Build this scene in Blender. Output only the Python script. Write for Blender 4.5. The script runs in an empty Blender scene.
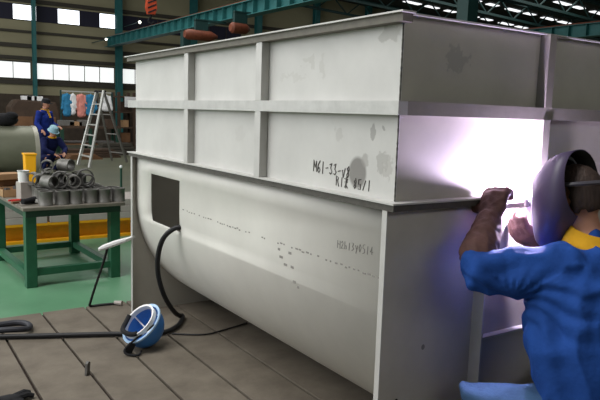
import bpy, bmesh, math, random
from mathutils import Vector, Matrix, noise, Euler
C = bpy.context.scene.collection
PI = math.pi
rnd = random.Random(7)

# ------------------------------------------------------------------ helpers
def lin(c):
    return tuple(((v/255)/12.92 if v/255 <= .04045 else ((v/255+.055)/1.055)**2.4) for v in c)

def mat(name, rgb, rough=.6, metal=0., mottle=0., mscale=6., bump=0., bscale=30., stretch=(1,1,1),
        spots=(), emit=0., second=None, sharp=False, spec=.4):
    """procedural material; mottle = noise colour variation, spots = stains in object space"""
    m = bpy.data.materials.new(name); m.use_nodes = True
    nt = m.node_tree; N = nt.nodes; L = nt.links
    b = N['Principled BSDF']
    col = lin(rgb) + (1,)
    b.inputs['Base Color'].default_value = col
    b.inputs['Roughness'].default_value = rough
    b.inputs['Metallic'].default_value = metal
    b.inputs['Specular IOR Level'].default_value = spec
    if emit:
        b.inputs['Emission Color'].default_value = col
        b.inputs['Emission Strength'].default_value = emit
    if mottle or bump or spots or second:
        tc = N.new('ShaderNodeTexCoord'); mp = N.new('ShaderNodeMapping')
        mp.inputs['Scale'].default_value = stretch
        L.new(tc.outputs['Object'], mp.inputs['Vector'])
    cur = None
    if mottle or second:
        n = N.new('ShaderNodeTexNoise'); n.inputs['Scale'].default_value = mscale
        n.inputs['Detail'].default_value = 6; n.inputs['Roughness'].default_value = .62
        L.new(mp.outputs['Vector'], n.inputs['Vector'])
        r = N.new('ShaderNodeValToRGB')
        lo, hi = (.46, .54) if sharp else (.3, .7)
        r.color_ramp.elements[0].position = lo; r.color_ramp.elements[1].position = hi
        c1 = lin(second) if second else tuple(v*(1-mottle) for v in col[:3])
        c2 = col[:3] if second else tuple(min(1, v*(1+mottle)) for v in col[:3])
        r.color_ramp.elements[0].color = c1 + (1,); r.color_ramp.elements[1].color = c2 + (1,)
        L.new(n.outputs['Fac'], r.inputs['Fac'])
        cur = r.outputs['Color']
    for (p, rad, sc, st, *dis) in spots:               # stains and smudges with a shape of their own
        s = N.new('ShaderNodeMapping'); s.vector_type = 'TEXTURE'
        s.inputs['Location'].default_value = p; s.inputs['Scale'].default_value = rad
        if dis:
            dn = N.new('ShaderNodeTexNoise'); dn.inputs['Scale'].default_value = 26.; dn.inputs['Detail'].default_value = 5
            L.new(tc.outputs['Object'], dn.inputs['Vector'])
            vm = N.new('ShaderNodeVectorMath'); vm.operation = 'MULTIPLY_ADD'
            vm.inputs[1].default_value = (dis[0],)*3; 
            sb = N.new('ShaderNodeVectorMath'); sb.operation = 'SUBTRACT'; sb.inputs[1].default_value = (.5,.5,.5)
            L.new(dn.outputs['Color'], sb.inputs[0]); L.new(sb.outputs[0], vm.inputs[0]); L.new(tc.outputs['Object'], vm.inputs[2])
            L.new(vm.outputs[0], s.inputs['Vector'])
        else:
            L.new(tc.outputs['Object'], s.inputs['Vector'])
        ln = N.new('ShaderNodeVectorMath'); ln.operation = 'LENGTH'
        L.new(s.outputs['Vector'], ln.inputs[0])
        mr = N.new('ShaderNodeMapRange'); mr.inputs[1].default_value = .85; mr.inputs[2].default_value = 1.08
        mr.inputs[3].default_value = st; mr.inputs[4].default_value = 0.
        L.new(ln.outputs['Value'], mr.inputs[0])
        mx = N.new('ShaderNodeMix'); mx.data_type = 'RGBA'
        L.new(mr.outputs[0], mx.inputs[0])
        if cur: L.new(cur, mx.inputs[6])
        else: mx.inputs[6].default_value = col
        mx.inputs[7].default_value = lin(sc) + (1,)
        cur = mx.outputs[2]
    if cur: L.new(cur, b.inputs['Base Color'])
    if bump:
        n2 = N.new('ShaderNodeTexNoise'); n2.inputs['Scale'].default_value = bscale
        n2.inputs['Detail'].default_value = 4
        L.new(mp.outputs['Vector'], n2.inputs['Vector'])
        bp = N.new('ShaderNodeBump'); bp.inputs['Strength'].default_value = bump
        bp.inputs['Distance'].default_value = .01
        L.new(n2.outputs['Fac'], bp.inputs['Height'])
        L.new(bp.outputs['Normal'], b.inputs['Normal'])
    return m

class MB:
    """collects shapes into one mesh"""
    def __init__(s): s.bm = bmesh.new()
    def _tf(s, vs, M):
        if M is not None: bmesh.ops.transform(s.bm, matrix=M, verts=vs)
    def box(s, a, b, M=None):
        a, b = Vector(a), Vector(b)
        r = bmesh.ops.create_cube(s.bm, size=1)['verts']
        for v in r:
            v.co = Vector([(a[i]+b[i])/2 + v.co[i]*(b[i]-a[i]) for i in range(3)])
        s._tf(r, M); return s
    def bar(s, p, q, w, h, up=(0,0,1)):
        p, q = Vector(p), Vector(q); d = (q-p).normalized()
        sd = d.cross(Vector(up)); sd = sd.normalized() if sd.length > 1e-4 else Vector((1,0,0))
        u = sd.cross(d)
        vs = []
        for c in (p, q):
            for a, b in ((-1,-1),(1,-1),(1,1),(-1,1)):
                vs.append(s.bm.verts.new(c + sd*a*w/2 + u*b*h/2))
        F = s.bm.faces.new
        F(vs[3::-1]); F(vs[4:8])
        for i in range(4):
            j = (i+1) % 4; F((vs[i], vs[j], vs[4+j], vs[4+i]))
        return s
    def tube(s, pts, r, seg=8, caps=True):
        pts = [Vector(p) for p in pts]; n = len(pts)
        rs = r if isinstance(r, (list, tuple)) else [r]*n
        up = None; rings = []
        for i, p in enumerate(pts):
            d = (pts[min(i+1, n-1)] - pts[max(i-1, 0)]).normalized()
            if up is None:
                up = d.orthogonal().normalized()
            else:
                up = (up - d*up.dot(d)); up = up.normalized() if up.length > 1e-5 else d.orthogonal().normalized()
            sd = d.cross(up)
            rings.append([s.bm.verts.new(p + (up*math.cos(2*PI*k/seg) + sd*math.sin(2*PI*k/seg))*rs[i]) for k in range(seg)])
        for A, B in zip(rings, rings[1:]):
            for k in range(seg):
                j = (k+1) % seg; s.bm.faces.new((A[k], A[j], B[j], B[k]))
        if caps:
            s.bm.faces.new(rings[0][::-1]); s.bm.faces.new(rings[-1])
        return s
    def lathe(s, prof, seg=24, M=None, close=False):
        rings = []; allv = []
        for (r, z) in prof:
            if r < 1e-5:
                ring = [s.bm.verts.new((0, 0, z))]
            else:
                ring = [s.bm.verts.new((r*math.cos(2*PI*k/seg), r*math.sin(2*PI*k/seg), z)) for k in range(seg)]
            rings.append(ring); allv += ring
        prs = list(zip(rings, rings[1:])) + ([(rings[-1], rings[0])] if close else [])
        for A, B in prs:
            for k in range(seg):
                j = (k+1) % seg
                f = [A[k % len(A)], A[j % len(A)], B[j % len(B)], B[k % len(B)]]
                u = []
                for v in f:
                    if v not in u: u.append(v)
                if len(u) > 2:
                    try: s.bm.faces.new(u)
                    except ValueError: pass
        s._tf(allv, M); return s
    def prism(s, poly, a, b, axis=1, M=None):
        """poly in the other two axes, extruded along axis from a to b"""
        o = [i for i in range(3) if i != axis]
        def mk(p, t):
            c = [0, 0, 0]; c[o[0]] = p[0]; c[o[1]] = p[1]; c[axis] = t
            return s.bm.verts.new(c)
        A = [mk(p, a) for p in poly]; B = [mk(p, b) for p in poly]
        s.bm.faces.new(A); s.bm.faces.new(B[::-1])
        n = len(poly)
        for i in range(n):
            j = (i+1) % n; s.bm.faces.new((A[j], A[i], B[i], B[j]))
        s._tf(A+B, M); return s
    def ball(s, c, r, M=None, sub=2):
        v = bmesh.ops.create_icosphere(s.bm, subdivisions=sub, radius=1)['verts']
        rr = r if isinstance(r, (list, tuple)) else (r, r, r)
        for q in v: q.co = Vector((q.co.x*rr[0], q.co.y*rr[1], q.co.z*rr[2]))
        if M is not None: bmesh.ops.transform(s.bm, matrix=M, verts=v)
        for q in v: q.co += Vector(c)
        return s
    def build(s, name, m, parent=None, smooth=False, bevel=0., M=None, angle=.6):
        bmesh.ops.recalc_face_normals(s.bm, faces=s.bm.faces[:])
        if M is not None: bmesh.ops.transform(s.bm, matrix=M, verts=s.bm.verts[:])
        if bevel:
            es = [e for e in s.bm.edges if len(e.link_faces) == 2 and e.calc_face_angle(0) > .5]
            bmesh.ops.bevel(s.bm, geom=es, offset=bevel, segments=2, affect='EDGES', profile=.6, clamp_overlap=True)
        me = bpy.data.meshes.new(name); s.bm.to_mesh(me); s.bm.free()
        if smooth:
            me.polygons.foreach_set('use_smooth', [True]*len(me.polygons))
            try: me.set_sharp_from_angle(angle=angle)
            except Exception: pass
        me.materials.append(m)
        o = bpy.data.objects.new(name, me); C.objects.link(o)
        if parent is not None: o.parent = parent
        return o

def thing(name, label, cat, loc=(0,0,0), rotz=0., group=None):
    o = bpy.data.objects.new(name, None); C.objects.link(o)
    o.location = loc; o.rotation_euler = (0, 0, rotz); o.empty_display_size = .1
    o['label'] = label; o['category'] = cat
    if group: o['group'] = group
    return o
def tag(o, label, cat, group=None):
    o['label'] = label; o['category'] = cat
    if group: o['group'] = group
    return o
def struct(o): o['kind'] = 'structure'; return o
def settle(root, loc):
    """give a thing whose parts were modelled in world space an origin at its base"""
    root.location = loc
    for ch in root.children:
        ch.matrix_parent_inverse = Matrix.Translation(Vector(loc)).inverted()
    return root
def spline(pts, n=8):
    P = [Vector(p) for p in pts]; out = []
    for i in range(len(P)-1):
        a, b, c, d = P[max(i-1,0)], P[i], P[i+1], P[min(i+2,len(P)-1)]
        for k in range(n):
            t = k/n
            out.append(.5*((2*b) + (c-a)*t + (2*a-5*b+4*c-d)*t*t + (3*b-a-3*c+d)*t**3))
    return out + [P[-1]]

# ------------------------------------------------------------------ camera
CAM = Vector((-1.6527, -1.825, 1.55)); YAW, PIT, ROL, FPX = .5891, .1331, .0313, 645.
fw = Vector((math.sin(YAW)*math.cos(PIT), math.cos(YAW)*math.cos(PIT), -math.sin(PIT)))
rt = fw.cross(Vector((0,0,1))).normalized(); up = rt.cross(fw)
rt, up = rt*math.cos(ROL) + up*math.sin(ROL), -rt*math.sin(ROL) + up*math.cos(ROL)
cd = bpy.data.cameras.new('camera'); cam = bpy.data.objects.new('camera', cd); C.objects.link(cam)
cd.sensor_width = 36; cd.lens = FPX/600*36; cd.clip_end = 200
cam.matrix_world = Matrix(((rt.x, up.x, -fw.x, CAM.x), (rt.y, up.y, -fw.y, CAM.y), (rt.z, up.z, -fw.z, CAM.z), (0,0,0,1)))
bpy.context.scene.camera = cam
def at(x, y, Y):
    """survey helper: the point at hall depth Y that was sighted at (x, y)"""
    d = fw*FPX + rt*(x-300) + up*(200-y)
    return CAM + d*((Y-CAM.y)/d.y)

# ------------------------------------------------------------------ materials
SPOTS = [((0,.232,1.318),(.05,.058,.066),(122,119,115),.9), ((0,.185,1.372),(.05,.024,.03),(150,147,142),.6,.05),
         ((0,.085,1.375),(.05,.035,.045),(150,147,142),.55,.12), ((0,.045,1.345),(.05,.02,.05),(160,157,151),.5,.12),
         ((0,.146,1.49),(.05,.016,.035),(140,138,134),.65,.08), ((0,.078,1.505),(.05,.012,.012),(130,128,124),.6,.06), ((0,.37,1.465),(.05,.03,.03),(176,174,169),.5,.08),
         ((0,.08,1.865),(.05,.055,.035),(160,158,152),.6,.1), ((0,1.25,1.44),(.05,.05,.05),(188,186,182),.5,.12),
         ((0,.62,1.78),(.05,.05,.02),(176,174,168),.5,.14), ((0,.5,1.76),(.05,.02,.05),(178,176,170),.5,.12), ((0,.75,1.72),(.05,.12,.012),(180,178,172),.4,.12)]
M_panel = mat('dull_steel_sheet', (196,195,191), .55, .12, mottle=.07, mscale=3.2, bump=.03, bscale=9, spots=SPOTS)
M_steel = mat('dull_steel_section', (190,189,185), .5, .15, mottle=.08, mscale=7, bump=.04, bscale=20)
M_trough = mat('rolled_steel_sheet', (216,214,207), .52, .12, mottle=.06, mscale=2.2, bump=.03, bscale=7)
M_end = mat('end_steel_sheet', (186,182,172), .6, .1, mottle=.1, mscale=3., bump=.04, bscale=10,
            spots=[((.29,0,1.78),(.06,.5,.05),(150,147,142),.5,.2),((.19,0,.62),(.01,.5,.012),(90,88,84),.7),((.15,0,.2),(.012,.5,.012),(90,88,84),.7)])
M_flange = mat('dark_steel_and_shade', (88,85,80), .6, .3, mottle=.15, mscale=25)  # dark steel; on the trough flange it paints the shade below the ledge
M_rail = mat('rail_steel', (182,182,178), .45, .2, mottle=.1, mscale=14)
M_ink = mat('black_marker', (84,81,78), .8)
M_inkpale = mat('faded_marker', (138,135,130), .8)
M_rubber = mat('black_rubber', (24,24,27), .55, bump=.15, bscale=90)
M_greyrub = mat('grey_black_rubber', (44,45,52), .6, mottle=.2, mscale=30)
M_plate = mat('cast_floor_plate', (116,108,96), .75, .05, mottle=.2, mscale=3.2, bump=.2, bscale=40, second=(88,80,70))
M_gap = mat('rusty_gap', (44,33,27), .9, mottle=.3, mscale=20)
M_floor = mat('green_painted_floor', (98,146,112), .42, mottle=.12, mscale=1.3, second=(84,128,98), bump=.03, bscale=20)
M_conc = mat('worn_grey_green_floor', (98,98,78), .5, mottle=.15, mscale=1.1, second=(80,84,68))
M_green = mat('green_paint', (38,92,66), .5, mottle=.15, mscale=12)
M_dkgreen = mat('dark_green_paint', (32,66,52), .55, mottle=.2, mscale=12)
M_teal = mat('teal_paint', (44,104,104), .5, mottle=.15, mscale=4)
M_dkteal = mat('dark_teal_paint', (26,58,56), .6, mottle=.15, mscale=4)
M_top = mat('worn_table_steel', (124,118,108), .5, .3, mottle=.25, mscale=9, bump=.1)
M_pipe = mat('grey_pipe_steel', (122,120,116), .5, .4, mottle=.2, mscale=18)
M_pipe2 = mat('dark_pipe_steel', (92,90,88), .5, .4, mottle=.25, mscale=18)
M_yellow = mat('yellow_paint', (224,160,24), .5, mottle=.15, mscale=5)
M_yplastic = mat('yellow_plastic', (250,178,20), .5)
M_slab = mat('pale_grey_slab', (168,160,154), .7, mottle=.1, mscale=5)
M_alu = mat('aluminium', (205,205,200), .4, .4)
M_blue = mat('blue_work_cloth', (30,70,142), .85, mottle=.14, mscale=9, bump=.25, bscale=55, spec=.2)
M_navy = mat('navy_cloth', (28,48,128), .85, mottle=.2, mscale=9, spec=.2)
M_dknavy = mat('dark_navy_cloth', (22,30,74), .85, mottle=.2, mscale=9, spec=.2)
M_denim = mat('washed_denim', (62,90,124), .9, mottle=.16, mscale=14, bump=.2, bscale=90, spec=.2)
M_collar = mat('yellow_cloth', (206,154,34), .85, mottle=.1, mscale=20, spec=.2)
M_skin = mat('skin', (186,134,110), .55, mottle=.06, mscale=14)
M_hair = mat('dark_brown_hair', (56,42,36), .7, mottle=.35, mscale=60, bump=.5, bscale=120, stretch=(1,1,.25))
M_leather = mat('brown_leather', (86,58,52), .75, mottle=.25, mscale=14, bump=.35, bscale=45)
M_mask = mat('welding_mask_shell', (74,64,90), .42, mottle=.1, mscale=14)
M_maskin = mat('mask_inside_black', (20,18,22), .6)
M_strap = mat('grey_strap', (74,72,80), .35)
M_hat = mat('blue_hat_plastic', (58,120,192), .35, mottle=.1, mscale=12)
M_hatrim = mat('pale_blue_rim', (170,200,230), .4)
M_white = mat('white_plastic', (228,228,228), .45)
M_black = mat('black_cloth', (22,22,26), .85)
M_cyan = mat('pale_blue_helmet', (140,182,196), .45)
M_orange = mat('orange_paint', (168,62,30), .5, mottle=.2, mscale=8)
M_rustorange = mat('rusty_orange_paint', (112,58,38), .6, mottle=.3, mscale=8)
M_brown = mat('dark_brown_steel', (70,54,42), .7, mottle=.25, mscale=3)
M_brown2 = mat('brown_wood', (112,80,54), .75, mottle=.2, mscale=5)
M_card = mat('cardboard', (168,132,96), .85, mottle=.15, mscale=8)
M_red = mat('red_plastic', (200,44,40), .5)
M_pink = mat('salmon_cloth', (210,136,124), .85, mottle=.12)
M_cblue = mat('bright_blue_cloth', (44,120,160), .85, mottle=.2)
M_wall = mat('olive_wall_sheet', (150,144,116), .75, mottle=.1, mscale=1.2, stretch=(.3,1,1))
M_wallb = mat('dark_wall_rail', (62,58,50), .7)
M_lower = mat('dark_brown_cladding', (66,56,46), .8, mottle=.3, mscale=2.5)
M_navyp = mat('navy_blind_panel', (34,34,52), .7)
M_roof = mat('dark_roof_sheet', (50,56,52), .8, mottle=.2, mscale=.8)
M_pane = mat('daylight_pane', (240,246,255), .3, emit=2.6)
M_paneb = mat('frosted_daylight_pane', (236,240,238), .3, emit=.95, mottle=.25, mscale=1.8, stretch=(3,1,.6))
M_sky = mat('skylight_pane', (250,252,255), .3, emit=1.3)
M_drum = mat('grey_green_shell', (120,122,104), .45, .2, mottle=.1, mscale=3)
M_drumrim = mat('pale_shell_rim', (176,174,160), .4, .2)
M_lamp = mat('lamp_glow', (255,250,235), .3, emit=6.)
M_arc = mat('welding_arc', (230,212,255), .3, emit=5200.)

# ------------------------------------------------------------------ hall shell
WY = 28.0
GZ = -.04
m = MB(); m.box((-9,-7,GZ-.2),(40,9.6,GZ)); struct(m.build('floor', M_floor))
m = MB(); m.box((-9,9.6,GZ-.2),(40,WY,GZ)); struct(m.build('floor_far', M_conc))
# steel floor plates laid side by side, with narrow rusty gaps
m = MB(); xs = [-.96 + .322*k for k in range(-11, 14)]
for a, b in zip(xs, xs[1:]): m.box((a+.009,-4.5,-.039),(b-.009,3.16,0.))
struct(m.build('floor_platform', M_plate, bevel=.003))
m = MB(); m.box((xs[0]+.01,-4.49,-.0395),(xs[-1]-.01,3.15,-.018)); struct(m.build('floor_joint', M_gap))

m = MB(); m.box((-9,WY,GZ),(40,WY+.2,9.6)); struct(m.build('wall_back', M_wall))
m = MB(); m.box((40,-7,GZ),(40.2,WY,9.6)); struct(m.build('wall_right', M_wall))
m = MB()
for a, b in (((-9,-7.2,GZ),(40,-7,4.)),((-9,-7.2,6.4),(40,-7,9.6)),((-9,-7.2,4.),(-2.1,-7,6.4)),((5.1,-7.2,4.),(40,-7,6.4))): m.box(a,b)  # unseen gap added to go with the front fill light
struct(m.build('wall_front', M_wallb))
m = MB()
for a, b in ((GZ,1.6),(7.6,9.6)): m.box((-9.2,-7,a),(-9,WY,b))
for a, b in ((-7,-3.2),(-.2,.2),(4.8,5.2),(9.8,10.2),(14.8,15.2),(19.8,20.2),(24.8,WY)): m.box((-9.2,a,1.6),(-9,b,7.6))
struct(m.build('wall_left', M_wall))
SL = -.043
def roofz(x): return 8.72 + SL*x
m = MB(); m.prism([(-9,roofz(-9)),(40,roofz(40)),(40,roofz(40)+.2),(-9,roofz(-9)+.2)],-7,WY,axis=1); struct(m.build('ceiling', M_roof))
# daylight strips in the roof, one row of panes between each pair of rafters
for i, (y, x0, x1) in enumerate(((25,18,39),(22,18,39),(19,18,39),(16,18,39))):
    m = MB(); x = x0
    while x < x1:
        w = .75 + .35*((int(x*7) % 3)/2)
        z0 = roofz(x)-.02; z1 = roofz(x+w)-.02
        m.prism([(x,z0-.03),(x+w,z1-.03),(x+w,z1),(x,z0)],y-.17,y+.17,axis=1)
        x += 1.55
    o = m.build('window_%d' % (20+i), M_sky); struct(o)
# roof girders and rafters
for i, y in enumerate((26.6,23.5,20.5,17.5,14.5)):
    m = MB()
    m.bar((-8.9,y,roofz(-8.9)-.12),(39.9,y,roofz(39.9)-.12),.12,.18)
    m.bar((-8.9,y,roofz(-8.9)-.95),(39.9,y,roofz(39.9)-.95),.1,.12)
    x = -8
    while x < 38:
        m.bar((x,y,roofz(x)-.95),(x+1,y,roofz(x+1)-.15),.05,.05); m.bar((x+1,y,roofz(x+1)-.15),(x+2,y,roofz(x+2)-.95),.05,.05); x += 2
    struct(m.build('roof_truss', M_dkteal))
m = MB(); m.box((-9,WY-.06,GZ),(40,WY,2.0)); struct(m.build('wall_back_lower', M_lower))
# horizontal wall rails
for i, (a, b) in enumerate(((4.57,4.67),(3.96,4.12),(3.45,3.6),(2.42,2.6),(5.82,5.98))):
    m = MB(); m.box((-9,WY-.12,a),(40,WY,b)); struct(m.build('trim_%d' % (i+1), M_wallb))
# upper windows: lit panes alternating with navy blinds
U0, U1, PITCH = 5.08, 5.74, 1.8
for i in range(6):
    x0 = 3.53 + PITCH*i
    f = MB()
    for a, b in (((x0,U0),(x0+.97,U0+.03)),((x0,U1-.03),(x0+.97,U1)),((x0,U0),(x0+.03,U1)),((x0+.94,U0),(x0+.97,U1))):
        f.box((a[0],WY-.06,a[1]),(b[0],WY,b[1]))
    o = struct(f.build('window_%d' % (i+1), M_wallb))
    MB().box((x0+.03,WY-.03,U0+.03),(x0+.94,WY-.01,U1-.03)).build('pane', M_pane if i < 3 else M_navyp, o)
    b = MB().box((x0+.97,WY-.05,U0),(x0+PITCH,WY,U1)); struct(b.build('wall_back_panel', M_navyp))
b = MB().box((3.53-.83,WY-.05,U0),(3.53,WY,U1)); struct(b.build('wall_back_panel', M_navyp))
# long low window band, split by the columns
for i, (x0, x1) in enumerate(((.7,4.2),(4.45,7.8),(8.1,11.5),(11.7,15.1))):
    f = MB(); f.box((x0,WY-.08,2.62),(x1,WY,2.68)); f.box((x0,WY-.08,3.34),(x1,WY,3.4))
    k = x0
    while k < x1+.01: f.box((k-.012,WY-.06,2.68),(k+.012,WY,3.34)); k += (x1-x0)/5
    o = struct(f.build('window_%d' % (i+8), M_wallb))
    MB().box((x0,WY-.03,2.68),(x1,WY-.01,3.34)).build('pane', M_paneb, o)
# wall columns
for x, w in ((.7,.14),(4.32,.13),(7.95,.26),(11.6,.3),(15.2,.3),(18.8,.3),(22.4,.3),(26.,.3)):
    m = MB(); y1 = WY-.12
    m.box((x-w/2,y1-.3,GZ),(x+w/2,y1-.28,roofz(x))); m.box((x-w/2,y1-.02,GZ),(x+w/2,y1,roofz(x))); m.box((x-.012,y1-.28,GZ),(x+.012,y1-.02,roofz(x)))
    m.box((x-w/2-.06,y1-.36,GZ),(x+w/2+.06,y1+.02,GZ+.03))
    struct(m.build('steel_column', M_teal))

# ------------------------------------------------------------------ crane runways, hoist
def runway(x, y0, y1, label):
    t = thing('crane_girder', label, 'crane girder', (x, y0, 4.22))
    m = MB(); L = y1-y0
    m.box((-.16,0,.38),(.16,L,.4)); m.box((-.16,0,0),(.16,L,.02)); m.box((-.012,0,.02),(.012,L,.38))
    m.build('beam', M_teal, t)
    k = .2
    while k < L:
        s_ = MB().box((-.15,k-.008,.02),(-.012,k+.008,.38)).build('stiffener', M_teal, t); k += .62
    MB().box((-.035,0,.4),(.035,L,.46)).build('rail', M_rustorange, t)
    MB().box((.16,0,.3),(.5,L,.33)).build('walkway', M_dkteal, t)
    return t
g1 = runway(7.4, 4., WY-.45, 'long teal crane girder with close ribs running above the tank to the back wall')
runway(17.3, 6, WY-.45, 'teal crane girder showing above the top right of the tank')
for y in (6.5, 19.):                       # girder supports
    for gx in (7.4, 17.3):
        m = MB(); m.box((gx-.13,y-.13,GZ),(gx+.13,y+.13,4.22)); m.box((gx-.2,y-.2,GZ),(gx+.2,y+.2,GZ+.03)); struct(m.build('steel_column', M_dkteal))
# crane block with hook, hanging in front of the girder
t = thing('crane_hook', 'orange crane hook block hanging in front of the teal girder', 'crane hook', tuple(at(151,9,17.)))
m = MB(); m.prism([(-.16,.02),(-.1,-.16),(.1,-.16),(.16,.02),(.13,.34),(-.13,.34)],-.09,.09,axis=1); m.build('block', M_orange, t, bevel=.015)
m = MB()
for z in (-.08,.06,.2):
    m.bar((-.125,-.093,z-.05),(.125,-.093,z+.07),.006,.045,up=(0,0,1))
m.build('warning_stripe', M_black, t)
m = MB(); m.tube(spline([(0,0,-.16),(0,0,-.24),(-.07,0,-.3),(-.06,0,-.39),(.03,0,-.42),(.09,0,-.36)],6),.028,8); m.build('hook', M_black, t, smooth=True)
for x in (-.08,.08):
    MB().tube([(x,0,.34),(x,0,roofz(t.location.x)-t.location.z-.015)],.009,6).build('rope', M_black, t)
t['label'] = 'orange crane hook block with black stripes hanging near the teal girder'
# beacon lights on the girder end
for (px, py, r, lab) in ((139,20,.075,'round white work lamp shining beside the crane hook'),(105.5,37,.06,'small warm lamp by the far left end of the teal girder')):
    p = at(px,py,26.)
    t = thing('work_lamp', lab, 'lamp', (p.x,p.y,p.z-.1))
    MB().lathe([(0,0),(r*.6,0),(r,.06),(r,.1),(r*.9,.1),(r*.5,.02),(0,.02)],16,Matrix.Translation((0,0,0)) @ Matrix.Rotation(PI/2,4,'X')).build('housing', M_dkteal, t, smooth=True)
    MB().ball((0,-.09,0),(r*.8,.04,r*.8)).build('bulb', M_lamp, t, smooth=True)
    MB().bar((0,0,.0),(0,WY-p.y,.0),.03,.03).build('bracket', M_dkteal, t)
# drive motors slung under the girder
for (px, py, w, lab) in ((201,35.5,.52,'long rust-orange motor casing below the girder, left one of two'),(240,28.5,.3,'short rust-orange motor casing below the girder, right one of two')):
    p = at(px,py,16. if w>.4 else 14.5)
    t = thing('drive_motor', lab, 'motor', tuple(p), group=None)
    MB().lathe([(0,-w),(.1,-w),(.15,-w*.8),(.15,w*.55),(.12,w*.7),(.05,w),(0,w)],18,Matrix.Rotation(PI/2,4,'Y')).build('casing', M_rustorange, t, smooth=True)
    m = MB(); m.box((-.2,-.06,.1),(.2,.06,.42)); m.box((-.2,-.06,.4),(7.4-p.x-.02,.06,.46)); m.build('mounting', M_dkteal, t)

# ------------------------------------------------------------------ the tank
W, L = 1.70, 2.875
ZT, ZL, RC, ZC = 1.92, 1.22, .85, .88
tank = thing('steel_tank', 'large pale grey welded steel tank with rounded trough bottom standing on the floor plates', 'tank', (0,0,0))
def sx(z): return 0. if z >= ZC else RC - math.sqrt(max(0, RC*RC-(ZC-z)**2))
T = .008
MB().box((0,0,ZL),(T,L,ZT)).build('side_sheet', M_panel, tank)
MB().box((W-T,0,ZL),(W,L,ZT)).build('side_sheet', M_panel, tank)
MB().box((T,0,ZL),(W-T,T,ZT)).build('end_sheet', M_end, tank)
MB().box((T,L-T,ZL),(W-T,L,ZT)).build('end_sheet', M_end, tank)
MB().box((T,.75,ZT-.03),(W-T,L-T,ZT-.02)).build('interior_shade_cover', M_steel, tank)  # unseen cover added to block light and keep the interior dark
F = .066
M_shadebar = mat('shaded_bar_steel', (134,130,121), .65, .1, mottle=.1, mscale=12)  # bar steel darkened to paint the shade on the tank's end face
def ring(z0, z1, f, name, mt, mend):
    MB().box((-f,-f,z0),(0,L+f,z1)).build(name, mt, tank)
    MB().box((W,-f,z0),(W+f,L+f,z1)).build(name, mt, tank)
    MB().box((0,-f*(.5 if z0 > 1.8 else 1),z0),(W,0,z1)).build(name, mend, tank)
    MB().box((0,L,z0),(W,L+f,z1)).build(name, mend, tank)
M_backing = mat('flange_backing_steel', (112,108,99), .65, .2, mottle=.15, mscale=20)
ring(ZT, ZT+.006, F, 'top_flange', M_steel, M_steel)
for x0, x1 in ((-.05,0),(W,W+.05)):
    MB().box((x0,-.05,ZT-.03),(x1,L+.05,ZT)).build('flange_angle', M_backing, tank)
ring(1.556, 1.608, .046, 'middle_rail', M_rail, M_shadebar)
ring(ZL+.002, ZL+.009, .052, 'lower_flange', M_steel, M_steel)
ring(ZL-.024, ZL+.002, .042, 'shaded_trough_flange', M_flange, M_flange)  # dark colour stands in for the shadow cast under the ledge
def stiff_side(y, x0, x1, z0, z1, w=.058):
    m = MB(); m.box((x0,y-w/2,z0),(x1,y+w/2,z1)); return m.build('stiffener', M_steel, tank, bevel=.003)
for y in (1.862,.985):
    for x0, x1 in ((-.045,0),(W,W+.045)):
        stiff_side(y, x0, x1, 1.608, ZT-.03); stiff_side(y, x0, x1, ZL+.009, 1.556)
for y0, y1 in ((-.05,0),(L,L+.05)):
    for z0, z1 in ((1.608,ZT),(ZL+.009,1.556)):
        fy = (y0, y0+.006) if y1 == 0 else (y1-.006, y1)
        MB().box((.80,y0,z0),(.806,y1,z1)).build('stiffener', M_shadebar, tank)
        MB().box((.806,fy[0],z0),(.846,fy[1],z1)).build('stiffener_flange', M_shadebar, tank)
# trough shell with its square inspection opening
HY0, HY1, HZ0, HZ1 = 2.055, 2.565, .755, 1.095
zs = []
z = ZL-.024
for q in (ZL-.024, HZ1, ZC, .82, HZ0): zs.append(q)
a0 = math.asin((ZC-HZ0)/RC)
for k in range(1, 40): zs.append(ZC - RC*math.sin(a0 + (PI/2-a0)*k/39))
prof = [(sx(q), q) for q in zs]
prof += [(W-x, q) for (x, q) in reversed(prof[:-1])]
ys = [.0, HY0, HY1, L]
m = MB(); bm = m.bm
grid = [[bm.verts.new((x, y, q)) for y in ys] for (x, q) in prof]
for i in range(len(prof)-1):
    for j in range(3):
        if j == 1 and 1 <= i <= 3: continue
        bm.faces.new((grid[i][j], grid[i][j+1], grid[i+1][j+1], grid[i+1][j]))
sh = m.build('trough_shell', M_trough, tank, smooth=True, angle=.3)
so = sh.modifiers.new('thickness', 'SOLIDIFY'); so.thickness = .006; so.offset = -1
# end plates: flat sheet, folded lips at the sides
PX = .036
for y0, y1, sgn in ((-.006,.0,1),(L,L+.006,-1)):
    m = MB(); m.box((-PX,y0,0),(W+PX,y1,ZL-.024)); m.build('end_plate', M_end, tank)
    for x0 in (-PX-.004, W+PX):
        MB().box((x0,(y0 if sgn > 0 else L-.028),0.),(x0+.004,(.022 if sgn > 0 else y1),ZL-.024)).build('folded_lip', M_steel, tank)
# vertical flat bars and cross rib on the near end plate
for x in (.475, 1.225):
    MB().box((x-.005,-.066,0),(x+.005,-.006,ZL-.024)).build('end_bar', M_steel, tank)
MB().box((.48,-.04,.605),(1.22,-.006,.615)).build('cross_rib', M_steel, tank)
# weld bead on the near corner, raised and dark in places
m = MB()
m.tube([(-.001,-.001,ZL+.01+ .01*k) for k in range(70)], [.0025+.002*rnd.random() for _ in range(70)], 6)
m.build('weld_bead', M_flange, tank)
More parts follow.
